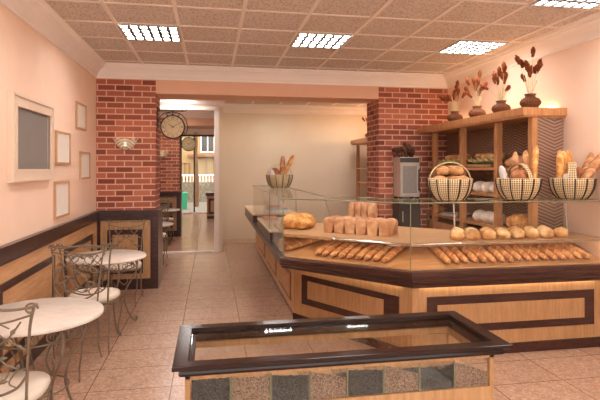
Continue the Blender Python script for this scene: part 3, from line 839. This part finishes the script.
# ------------------------------------------------------------------ baskets
def make_basket():
    t = thing('bread_basket', 'x', 'basket', (0,0,0), 0, 'woven bread baskets')
    prof = [(.0001,.008),(.095,.008),(.10,.0),(.122,.012),(.152,.05),(.172,.095),(.182,.14),(.186,.188),(.178,.19),(.173,.14),(.163,.095),(.142,.05),(.112,.02),(.0001,.016)]
    MB().lathe(prof, 40).build('bowl', M['weave'], t)
    for k in range(12):
        a = 2*PI*k/12 + .13
        m = MB(); m.tube([((r+.003)*math.cos(a), (r+.003)*math.sin(a), z) for r, z in ((.102,.004),(.124,.012),(.154,.05),(.174,.095),(.184,.14),(.188,.186))], .0055, 5)
        m.build('rib', M['ironb'], t)
    return t
def basket_handle(t, mat, w=.022, h=.135):
    n = 20; rs = []
    for k in range(n+1):
        a = PI*k/n; x = .178*math.cos(a); z = .17 + h*math.sin(a)
        c = Vector((math.cos(a), 0, math.sin(a)))
        rs.append([(x+c.x*e, yy, z+c.z*e) for e, yy in ((.004,-w),(.004,w),(-.004,w),(-.004,-w))])
    MB().rings(rs, True).build('handle', mat, t)
bk = make_basket()
bz = GZ + .0095
bk.location = (2.03, 4.02, bz); bk.rotation_euler.z = -.15; bk['label'] = 'woven basket full of round brown rolls, nearest the oven on the glass top'
bk2 = dup(bk, (2.68, 4.02, bz), 1.55, 'middle woven basket on the right glass top, with a big brown loaf and pale baguettes')
bk3 = dup(bk, (3.215, 4.02, bz), .9, 'woven basket at the right end of the glass top, against the peach wall')
bk4 = dup(bk, (.945, 6.95, bz), 0, 'small looking woven basket alone on the far aisle glass top')
basket_handle(bk, M['straw'], .009, .16); basket_handle(bk2, M['weave'], .018, .15); basket_handle(bk3, M['weave'], .034, .16); basket_handle(bk4, M['straw'], .009, .16)
small = [roll_mesh(.054, .085, M['bag2'], 'brown_roll', s+9, 0, 1.12) for s in range(3)]
spots = []
for k in range(5): spots.append((.104*math.cos(k*2*PI/5-PI/2), .104*math.sin(k*2*PI/5-PI/2), .14, ['at the very front','at the right front','at the right back','at the left back','at the left front'][k]))
for k in range(3): spots.append((.066*math.cos(k*2*PI/3-PI/2+.5), .066*math.sin(k*2*PI/3-PI/2+.5), .222, ['on top, front','on top, right','on top, left'][k]))
for i, (x, y, z, wh) in enumerate(spots):
    put('brown_roll', small[i % 3], (2.03+x, 4.02+y, bz+z), (0, 0, math.atan2(y, x)), 'brown roll %s of the heap in the oven side basket' % wh, 'bread', 'brown rolls in the oven side basket')
def stick(name, L, r, mat, base, lean, az, label, seed=3):
    me = baguette_mesh(L, r, seed, mat, name)
    # long axis x tilted up by (PI/2 - lean) and turned by az ; base = where its lower end rests
    d = Vector((math.sin(lean)*math.cos(az), math.sin(lean)*math.sin(az), math.cos(lean)))
    c = Vector(base) + d*(L/2)
    rot = Matrix.Rotation(az, 3, 'Z') @ Matrix.Rotation(-(PI/2-lean), 3, 'Y')
    c -= rot @ Vector((0, 0, .8*r))
    put(name, me, c, rot.to_euler(), label, 'bread')
b2 = Vector((2.68, 4.02, bz))
put('brown_loaf', roll_mesh(.085, .15, M['brown'], 'brown_loaf', 21, 0, 1.1), b2+Vector((-.015,-.05,.13)), (0,0,.4), 'big round brown loaf at the front of the middle basket', 'bread')
stick('baguette', .38, .034, M['bag'], b2+Vector((.065,.02,.06)), .05, 0, 'dark baguette standing upright in the middle basket', 4)
stick('baguette', .38, .03, M['golden'], b2+Vector((.118,-.03,.10)), .10, 0, 'golden baguette standing at the right of the middle basket', 5)
stick('baguette', .37, .032, M['bag'], b2+Vector((.01,.085,.06)), .06, .4, 'baguette standing at the back of the middle basket', 6)
stick('floury_baguette', .24, .034, M['linen'], b2+Vector((-.10,-.0,.07)), .30, PI, 'pale floury roll leaning out of the left of the middle basket', 7)
b3 = Vector((3.215, 4.02, bz))
for i, (x, y) in enumerate([(-.115,.0),(-.055,.035),(.01,.07),(.06,.10)]):
    stick('baguette', .38, .034, M['golden'], b3+Vector((x,y,.06)), .03, PI, '%s golden baguette from the left standing in the wall end basket' % ORD[i], 8+i)
stick('floury_baguette', .21, .04, M['linen'], b3+Vector((-.02,-.055,.04)), .45, PI, 'short white floured roll leaning at the front of the wall end basket', 12)
put('brown_loaf', roll_mesh(.065, .13, M['brown'], 'brown_loaf', 22, 0, 1.1), b3+Vector((.085,.03,.17)), (0,0,.4), 'round brown loaf behind the handle of the wall end basket', 'bread')
stick('baguette', .46, .042, M['bag'], b3+Vector((.02,-.06,.115)), .66, -.15, 'thick baguette leaning far to the right out of the wall end basket', 13)
stick('baguette', .40, .036, M['bag'], b3+Vector((.07,.0,.16)), .66, .25, 'shorter baguette leaning right behind the thick one in the wall end basket', 14)
b4 = Vector((.945, 6.95, bz))
stick('baguette', .38, .042, M['bag'], b4+Vector((.03,-.04,.07)), .03, 0, 'baguette standing straight up in the far aisle basket', 15)
stick('baguette', .40, .038, M['golden'], b4+Vector((.03,.03,.11)), .46, 0, 'pale baguette leaning right in the far aisle basket', 16)
put('brown_loaf', roll_mesh(.075, .16, M['brown'], 'brown_loaf', 23, 0, 1.0), b4+Vector((-.06,.03,.14)), (0,0,.4), 'brown loaf in the middle of the far aisle basket', 'bread')
stick('floury_baguette', .22, .045, M['linen'], b4+Vector((-.075,-.06,.05)), .25, PI, 'pale floured loaf at the left of the far aisle basket', 17)

# ------------------------------------------------------------------ bread shelves on the right wall
def shelf_unit(x0, ya, yb, posts, levels, top, name_label, endpanel):
    t = thing('bread_shelf', name_label, 'shelf', (0,0,0))
    X1 = RX-.003
    MB().box(x0-.12, X1, ya, yb, top-.075, top).build('top_board', M['shelfwood'], t)
    m = MB(); m.box(x0-.10, X1, ya+.02, yb, top-.095, top-.0755); m.build('top_moulding', M['shelfwood'], t)
    for y in posts: MB().box(x0, x0+.06, y-.035, y+.035, 0, top-.096).build('post', M['shelfwood'], t)
    for z in levels: MB().box(x0+.01, X1-.018, ya+.08, yb-.003, z-.03, z).build('shelf', M['shelfwood'], t)
    MB().box(X1-.017, X1, ya+.06, yb, .86, top-.096).build('back_panel', M['wavy'], t)
    MB().box(x0+.02, X1-.02, ya+.07, yb-.003, 0, .85).build('base_cabinet', M['shelfwood'], t)
    if endpanel: MB().box(x0+.061, X1-.0175, ya+.03, ya+.055, .86, top-.096).build('end_panel', M['wavy'], t)
    MB().tube([(X1-.03, ya+.15, top+.02), (X1-.03, yb-.1, top+.02)], .015, 8).build('tube_lamp', M['glow'] if endpanel else M['glow2'], t)
shelf_unit(3.09, 4.38, PY0-.004, (4.445, 5.05, 5.83, 6.63), (.956, 1.308, 1.606), 2.19, 'tall oak bread shelf on the peach wall beside the near brick pier', True)
shelf_unit(3.09, PY1+.2, 10.45, (10.4, 9.6, 8.8, 8.0), (.956, 1.308, 1.606), 2.19, 'oak bread shelf beyond the brick pier, by the cream wall', False)

# breads on the shelves
def tray(loc, rz, label, n, mat, seed):
    t = thing('bread_tray', label, 'tray', loc, rz, 'paper lined bread trays')
    m = MB(); m.rings([[(-.25,-.12,0),(.25,-.12,0),(.25,.12,0),(-.25,.12,0)], [(-.28,-.14,.03),(.28,-.14,.03),(.28,.14,.03),(-.28,.14,.03)]]); m.build('tray_body', M['straw'], t)
    q = random.Random(seed); N = 28; rs_ = []
    p = MB(); vs = []; fs = []
    for i in range(N):
        for j in range(8):
            u = -1+2*i/(N-1); v = -1+2*j/7
            vs.append((u*.29, v*.16 - .02, .034 + .05*max(0, v) + .018*math.sin(u*14+seed)*abs(v) + q.uniform(0,.008) - .01*max(0,-v-.3)))
    for i in range(N-1):
        for j in range(7): fs.append((i*8+j, (i+1)*8+j, (i+1)*8+j+1, i*8+j+1))
    p.add(vs, fs, True); po = p.build('paper_lining', M['leaf'], t)
    so = po.modifiers.new('s', 'SOLIDIFY'); so.thickness = .003
bayC, bayB, bayD, bayA = 5.44, 6.23, 4.78, 6.78
X = 3.24
tray((X, bayC, 1.612), PI/2, 'tray with crinkled pale green paper, third bay, top level', 4, M['roll'], 1)
tray((X, bayB, 1.612), PI/2, 'tray with pale green paper, bay next to the oven, top level', 4, M['roll'], 2)
lob = [roll_mesh(.060, .09, M['roll'], 'tray_roll', s+30, 2, 1.15) for s in range(2)]
for nm, yb in (('third bay', bayC), ('second bay', bayB)):
    for k in range(4):
        put('tray_roll', lob[k % 2], (X+.02, yb-.22+.148*k, 1.702), (0,0,k), '%s roll from the near end on the green papered tray, %s' % (ORD[k], nm), 'bread', 'rolls on the green papered trays')
flo = [roll_mesh(.10, .15, M['flour'], 'floured_loaf', s+40, 0, .95) for s in range(2)]
for z, nm in ((1.309, 'middle'), (.957, 'lowest')):
    for k in range(3):
        put('floured_loaf', flo[k % 2], (X, bayC-.2+.19*k, z), (0,0,1.57), '%s white floured loaf from the near end on the %s board of the third bay' % (ORD[k], nm), 'bread', 'white floured loaves in the third bay')
br2 = braid_mesh(.42, .24, .17, M['golden'], 'braided_loaf', 5)
put('braided_loaf', br2, (X, bayD, .957), (0,0,PI/2), 'golden braided loaf on the lowest board of the bay nearest the camera', 'bread')
put('braided_loaf', braid_mesh(.44, .24, .13, M['tin'], 'braided_loaf', 5), (X, bayD, 1.608), (0,0,PI/2), 'flat braided loaf on the top board of the bay nearest the camera', 'bread')
bg = roll_mesh(.10, .13, M['golden'], 'golden_loaf', 51, 2, 1.1)
for z, nm in ((1.608,'top'), (1.309,'middle'), (.957,'lowest')):
    put('golden_loaf', bg, (X-.02, bayA-.01, z), (0,0,1.0), 'golden loaf on the %s board of the narrow bay beside the oven' % nm, 'bread')
for k in range(3):
    put('golden_loaf', bg, (X, bayB-.22+.215*k, 1.309), (0,0,k), '%s golden loaf from the near end on the middle board of the second bay' % ORD[k], 'bread', 'golden loaves in the second bay')
m = MB(); m.lathe([(.0001,0),(.17,0),(.2,.03),(.195,.032),(.165,.008),(.0001,.008)], 32)
tag(m.build('oval_tray', M['steel'], None, (X-.02, bayB, .958)), 'round steel tray on the lowest board of the second bay', 'tray')
for k in range(3):
    put('golden_loaf', bg, (X, 8.98+.22*k, 1.608), (0,0,k), '%s golden loaf from the pier on the far oak shelf beyond the pier' % ORD[k], 'bread', 'loaves on the far oak shelf')

# vases with dried seed heads
def make_vase():
    o = MB().lathe([(.0001,.004),(.05,.0),(.075,.012),(.098,.045),(.10,.065),(.085,.092),(.05,.112),(.046,.125),(.058,.142),(.054,.145),(.04,.126),(.0001,.12)], 30).build('vase', M['vase'])
    return tag(o, 'x', 'vase', 'woven brown vases on the shelf top')
vs0 = make_vase()
def bouquet(loc, seed, label, group, hs=1.0):
    q = random.Random(seed); t = thing('dried_flower_bunch', label, 'dried flowers', loc, 0, group)
    st = MB(); heads = []
    nh = 12
    for k in range(nh):
        a = 2*PI*k/nh + q.uniform(-.3,.3); h = q.uniform(.16,.36)*hs; r = q.uniform(.03,.17)*(1.15-.8*(h-.16*hs)/(.2*hs)*.6)
        if k == 0: h = .42*hs; r = .03
        tip = Vector((r*math.cos(a), r*math.sin(a), h)); b0 = Vector((.015*math.cos(a), .015*math.sin(a), .0))
        mid = b0.lerp(tip, .55) + Vector((0,0,.03))
        st.tube(bez([b0, mid, tip], 5), .0025, 5)
        d = (tip-mid).normalized(); Mx = d.to_track_quat('Z', 'Y').to_matrix()
        heads.append((tip, Mx))
    for k in range(7):
        a = q.uniform(0, 6.28); h = q.uniform(.08,.16)
        st.tube([(.01*math.cos(a), .01*math.sin(a), 0), (h*.45*math.cos(a), h*.45*math.sin(a), h)], .0028, 5)
    st.build('stems', M['straw'], t)
    for tip, Mx in heads:
        m = MB(); m.ball(tip + Mx @ Vector((0,0,.015)),   .022, .022, .05, 12, 9, Mx, lambda d: 1+.18*math.sin(d.z*16)*(1 if True else 0)+q.uniform(-.16,.16))
        m.build('seed_head', M['plume'], t)
vz = 2.1915
vl = [(4.50,'nearest the camera at the end of the shelf top'), (5.01,'second from the camera end of the shelf top'), (5.51,'third from the camera end of the shelf top'), (6.06,'nearest the brick pier on the shelf top')]
for i, (y, w) in enumerate(vl):
    if i == 0: vs0.location = (3.13, y, vz); vs0['label'] = 'brown woven vase ' + w
    else:
        v = vs0.copy(); COL.objects.link(v); v.location = (3.13, y, vz); v['label'] = 'brown woven vase ' + w
    bouquet((3.13, y, vz+.128), 11+i, 'russet dried seed heads in the vase ' + w.replace(' of the shelf top','').replace(' on the shelf top',''), 'dried seed head bunches', (1.0,.92,.9,.85)[i])
v = vs0.copy(); COL.objects.link(v); v.location = (3.13, 9.6, vz); v['label'] = 'brown woven vase on the far shelf beyond the brick pier'
bouquet((3.13, 9.6, vz+.128), 31, 'dried seed heads in the far vase beyond the brick pier', 'dried seed head bunches')

# ------------------------------------------------------------------ oven and its stand
t = thing('oven_stand', 'dark grey metal cabinet under the small oven', 'cabinet', (2.735, 6.74, 0))
MB().box(-.155, .155, -.13, .13, .06, 1.16).build('body', M['rubber'], t)
MB().box(-.145, .145, -.12, .12, 0, .06).build('plinth', M['black'], t)
MB().box(-.13, .13, -.142, -.131, .70, 1.12).build('door', M['rubber'], t)
MB().tube([(-.11,-.15,.85),(-.11,-.15,1.0)], .008, 6).build('handle', M['steel'], t)
t = thing('oven', 'small stainless steel oven with a glazed door beside the bread shelves', 'oven', (2.735, 6.74, 1.162))
MB().box(-.14, .148, -.12, .13, .03, .59).build('body', M['steel'], t)
m = MB(); frame_xz(m, -.14, .14, -.136, -.121, .05, .50, .035); d = m.build('door', M['steel'], t)
MB().box(-.105, .105, -.13, -.121, .085, .465).build('door_window', M['oven_glass'], d)
MB().tube([(.125,-.155,.12),(.125,-.155,.42)], .009, 6).build('handle', M['rubber'], d)
m = MB(); m.box(-.14, .14, -.13, -.121, .515, .58); m.build('control_panel', M['rubber'], t)
for sx in (-1, 1):
    for sy in (-.1, .1): MB().box(sx*.12-.02, sx*.12+.02, sy-.02, sy+.02, 0, .03).build('foot', M['black'], t)
q = random.Random(5); m = MB()
for k in range(60):
    a = q.uniform(0, 6.28); r = q.uniform(0,1)**.6
    z = q.uniform(.03,.20)*(1.05-r*.45)
    m.ball((.145*r*math.cos(a), .09*r*math.sin(a), z), .03, .03, .032, 8, 6)
m.v = [(x, y, max(.001, z)) for x, y, z in m.v]
M['cone'] = plain('dark brown cones', S(96,62,50), .8, .4, 40, spec=.15)
tag(m.build('pine_cone_heap', M['cone'], None, (2.70, 6.75, 1.7535)), 'heap of dark brown cones piled on the oven', 'dried cones', None, 'stuff')

# ------------------------------------------------------------------ foreground display case
CX0, CX1, CY0, CY1, CH = -.165, 1.43, 2.19, 2.775, .75
t = thing('grain_display_case', 'low wooden case with a dark framed glass lid in the foreground', 'display case')
m = MB()
def lidring(m, x0, x1, y0, y1, w, wf, z0, z1):
    m.box(x0, x1, y0, y0+wf, z0, z1); m.box(x0, x1, y1-w, y1, z0, z1); m.box(x0, x0+w, y0+wf, y1-w, z0, z1); m.box(x1-w, x1, y0+wf, y1-w, z0, z1)
m.rings([[(CX0+o, CY0+o, z), (CX1-o, CY0+o, z), (CX1-o, CY1-o, z), (CX0+o, CY1-o, z)] for o, z in ((.006,.728),(0,.731),(0,.747),(.003,.75),(.064,.75),(.067,.747),(.067,.728),(.006,.728))], cap=False)
lid = m.build('lid_frame', M['black'], t)
MB().box(CX0+.06, CX1-.06, CY0+.06, CY1-.06, .733, .737).build('lid_glass', M['glass_lid'], lid)
m = MB(); m.rings([[(CX0+o, CY0+o, z), (CX1-o, CY0+o, z), (CX1-o, CY1-o, z), (CX0+o, CY1-o, z)] for o, z in ((.045,.690),(.032,.694),(.026,.706),(.030,.716),(.040,.7205),(.09,.7205),(.09,.690),(.045,.690))], cap=False)
m.build('lid_moulding', M['black'], t)
BX0, BX1, BY0, BY1 = CX0+.052, CX1-.06, CY0+.065, CY1-.065
m = MB()
for x in (BX0, BX1-.022):
    m.box(x, x+.022, BY0, BY0+.022, .53, .684); m.box(x, x+.022, BY1-.022, BY1, .53, .684)
m.box(BX0, BX1, BY0, BY0+.02, .668, .684); m.box(BX0, BX1, BY1-.018, BY1, .65, .684)
m.box(BX0, BX0+.018, BY0+.022, BY1-.022, .64, .684); m.box(BX1-.018, BX1, BY0+.022, BY1-.022, .64, .684)
m.build('upper_frame', M['wood'], t)
MB().box(BX0, BX1, BY0, BY1, .06, .528).build('body', M['wood'], t)
MB().box(BX0+.02, BX1-.02, BY0+.02, BY1-.02, 0, .06).build('plinth', M['black'], t)
MB().box(BX0+.022, BX1-.022, BY0+.004, BY0+.009, .53, .668).build('front_glass', M['glass'], t)
MB().box(BX0+.022, BX1-.022, BY1-.009, BY1-.004, .53, .65).build('back_glass', M['glass'], t)
NB = 8; IX0, IX1 = BX0+.022, BX1-.022
for i in range(1, NB):
    x = IX0+(IX1-IX0)*i/NB
    m = MB(); m.box(x-.003, x+.003, BY0+.012, BY1-.012, .53, .60); m.rings([[(x-.003,BY0+.012,.60),(x+.003,BY0+.012,.60),(x+.003,BY1-.2,.60),(x-.003,BY1-.2,.60)],[(x-.003,BY0+.012,.666),(x+.003,BY0+.012,.666),(x+.003,BY0+.1,.666),(x-.003,BY0+.1,.666)]])
    m.build('divider', M['glass'], t)
    MB().box(x-.004, x+.004, BY0+.0095, BY0+.0115, .53, .667).build('divider_edge', M['edge'], t)
def heap(i, mat, h0, h1, label, name, sx=0.0):
    xa = IX0+(IX1-IX0)*i/NB+.006; xb = IX0+(IX1-IX0)*(i+1)/NB-.006; ya, yb = BY0+.0135, BY0+.25
    nx_, ny_ = 30, 60; q = random.Random(i); vs = []; fs = []
    for j in range(ny_+1):
        for k in range(nx_+1):
            u = k/nx_; v = j/ny_
            z = .5305 + h1 + (h0-h1)*max(0, 1-v*1.3)*(1-sx*u if sx >= 0 else 1+sx*(1-u)) + .005*math.sin(u*7+i)*math.sin(v*9) + q.uniform(0,.005)
            vs.append((xa+(xb-xa)*u, ya+(yb-ya)*v, z))
    b0 = len(vs); W = nx_+1
    for j in range(ny_):
        for k in range(nx_): fs.append((j*W+k, j*W+k+1, (j+1)*W+k+1, (j+1)*W+k))
    m = MB(); m.add(vs, fs, True)
    def skirt(idx):
        for a, c in zip(idx, idx[1:]):
            pa, pc = vs[a], vs[c]; m.add([pa, pc, (pc[0],pc[1],.5302), (pa[0],pa[1],.5302)], [(0,3,2,1)])
    skirt(list(range(W))); skirt([ny_*W+k for k in range(W)][::-1]); skirt([j*W for j in range(ny_+1)][::-1]); skirt([j*W+nx_ for j in range(ny_+1)])
    tag(m.build(name, mat), label, 'dry goods', 'dry goods in the foreground case', 'stuff')
spec = ['seeds','beans','seeds','beans','seeds','beans','seeds','beans']
hh = [(.125,.01,0),(.12,.01,0),(.12,.01,.1),(.125,.01,.35),(.12,.01,.1),(.125,.01,.4),(.05,.008,.5),(.12,.01,.55)]
for i in range(NB):
    nm = 'dark_seed_heap' if spec[i] == 'seeds' else 'brown_bean_heap'
    lab = ('near black seeds' if spec[i] == 'seeds' else 'brown beans') + ' filling the %s compartment from the left in the foreground case' % ORD[i]
    if i == 6: lab = 'thin layer of dark seeds in the nearly empty seventh compartment of the foreground case'
    heap(i, M[spec[i]], hh[i][0], hh[i][1], lab, nm, hh[i][2])

# ------------------------------------------------------------------ back room counter and the street
t = thing('counter_cabinet', 'wooden counter with a dark framed panel at the far end of the back room', 'counter', (0,0,0))
MB().box(-.13, 1.2, 16.0, 16.7, .08, .72).build('body', M['wood'], t)
MB().box(-.12, 1.2, 16.02, 16.7, 0, .08).build('plinth', M['dark'], t)
MB().box(-.17, 1.24, 15.96, 16.74, .72, .82).build('worktop', M['dark'], t)
m = MB(); frame_xz(m, -.08, .9, 15.99, 16.0, .15, .64, .07); m.build('panel_frame', M['dark'], t)
o = MB().box(-30, 30, YW+.11, 60, -.12, -.03).build('street', M['asphalt']); struct(o, 'grey street paving outside the far window')
t = thing('street_building', 'ochre building across the street seen through the far window', 'building', (0, 27, -.03))
MB().box(-7, 6, 0, 4, 0, 7).build('wall', M['facade'], t)
for x, z, w_, h_, mt in ((-.55,2.45,.75,.95,'darkglass'), (-1.6,1.0,.5,.9,'winwood'), (-.75,1.15,1.0,1.05,'winwood'), (-2.6,2.45,.75,.95,'darkglass'), (.6,2.45,.7,.95,'darkglass')):
    f = MB(); frame_xz(f, x, x+w_, -.05, .02, z, z+h_, .06); f.box(x+w_/2-.025, x+w_/2+.025, -.05, 0, z, z+h_); wn = f.build('window', M['white'] if mt == 'darkglass' else M['winwood'], t)
    MB().box(x+.05, x+w_-.05, -.01, .0, z+.05, z+h_-.05).build('pane', M['darkglass'] if mt == 'darkglass' else M['facade'], wn)
m = MB(); m.box(-1.2, 1.5, -.5, 0, 2.22, 2.34); m.build('balcony', M['winwood'], t)
t = thing('street_fence', 'white railing on a mottled stone wall across the street', 'fence', (0, 24.5, -.03))
MB().box(-4, 4, 0, .3, 0, .95).build('wall_base', M['stone'], t)
m = MB(); m.box(-4, 4, .1, .16, 1.25, 1.32)
for k in range(54): m.box(-4+.15*k, -3.96+.15*k, .1, .16, .95, 1.25)
m.build('railing', M['white'], t)
t = thing('street_tree', 'slim brown tree trunk on the street outside the far window', 'tree', (-.62, 21.5, -.03))
m = MB(); m.tube(bez([(0,0,0),(.02,0,1),(-.02,0,2.2),(.03,0,4)], 6), [.11-.0023*i for i in range(19)], 8); m.build('trunk', M['bark'], t)
m = MB()
qq = random.Random(4)
for k in range(60): m.ball((qq.gauss(0,.5), qq.gauss(0,.5), 4.4+qq.gauss(0,.4)), .22, .22, .14, 7, 5)
m.build('crown', M['green'], t)
for (x, h, mt, lab) in ((-1.02, .62, 'green', 'green lidded bin on the street outside the far window'), (-1.32, .5, 'teal', 'teal bin beside the green bin on the street')):
    t = thing('street_bin', lab, 'bin', (x, 20.2, -.03))
    m = MB(); m.rings([[(-.11*s,-.1*s,z),(.11*s,-.1*s,z),(.11*s,.1*s,z),(-.11*s,.1*s,z)] for s, z in ((.8,0),(1,h))]); m.build('body', M[mt], t)
    m = MB(); m.rings([[(-.12*s,-.11*s,z),(.12*s,-.11*s,z),(.12*s,.11*s,z),(-.12*s,.11*s,z)] for s, z in ((1,h+.001),(1,h+.03),(.8,h+.06))]); m.build('lid', M[mt], t)

# ------------------------------------------------------------------ world, camera, view
w = bpy.data.worlds.new('World'); scene.world = w; w.use_nodes = True
nt = w.node_tree; bg_ = nt.nodes['Background']
bg_.inputs[0].default_value = (1, .98, .95, 1); bg_.inputs[1].default_value = 2.4

cam = bpy.data.cameras.new('camera'); co = bpy.data.objects.new('camera', cam); COL.objects.link(co)
co.location = (0, 0, 1.6); th = math.atan(89/500)
co.rotation_euler = (PI/2, 0, -th)
cam.sensor_width = 36; cam.lens = 500/600*36; cam.shift_y = -32/600; cam.clip_start = .05
scene.camera = co
vs_ = scene.view_settings; vs_.view_transform = 'Standard'; vs_.look = 'None'; vs_.gamma = 1; vs_.exposure = 1.08; vs_.use_curve_mapping = False
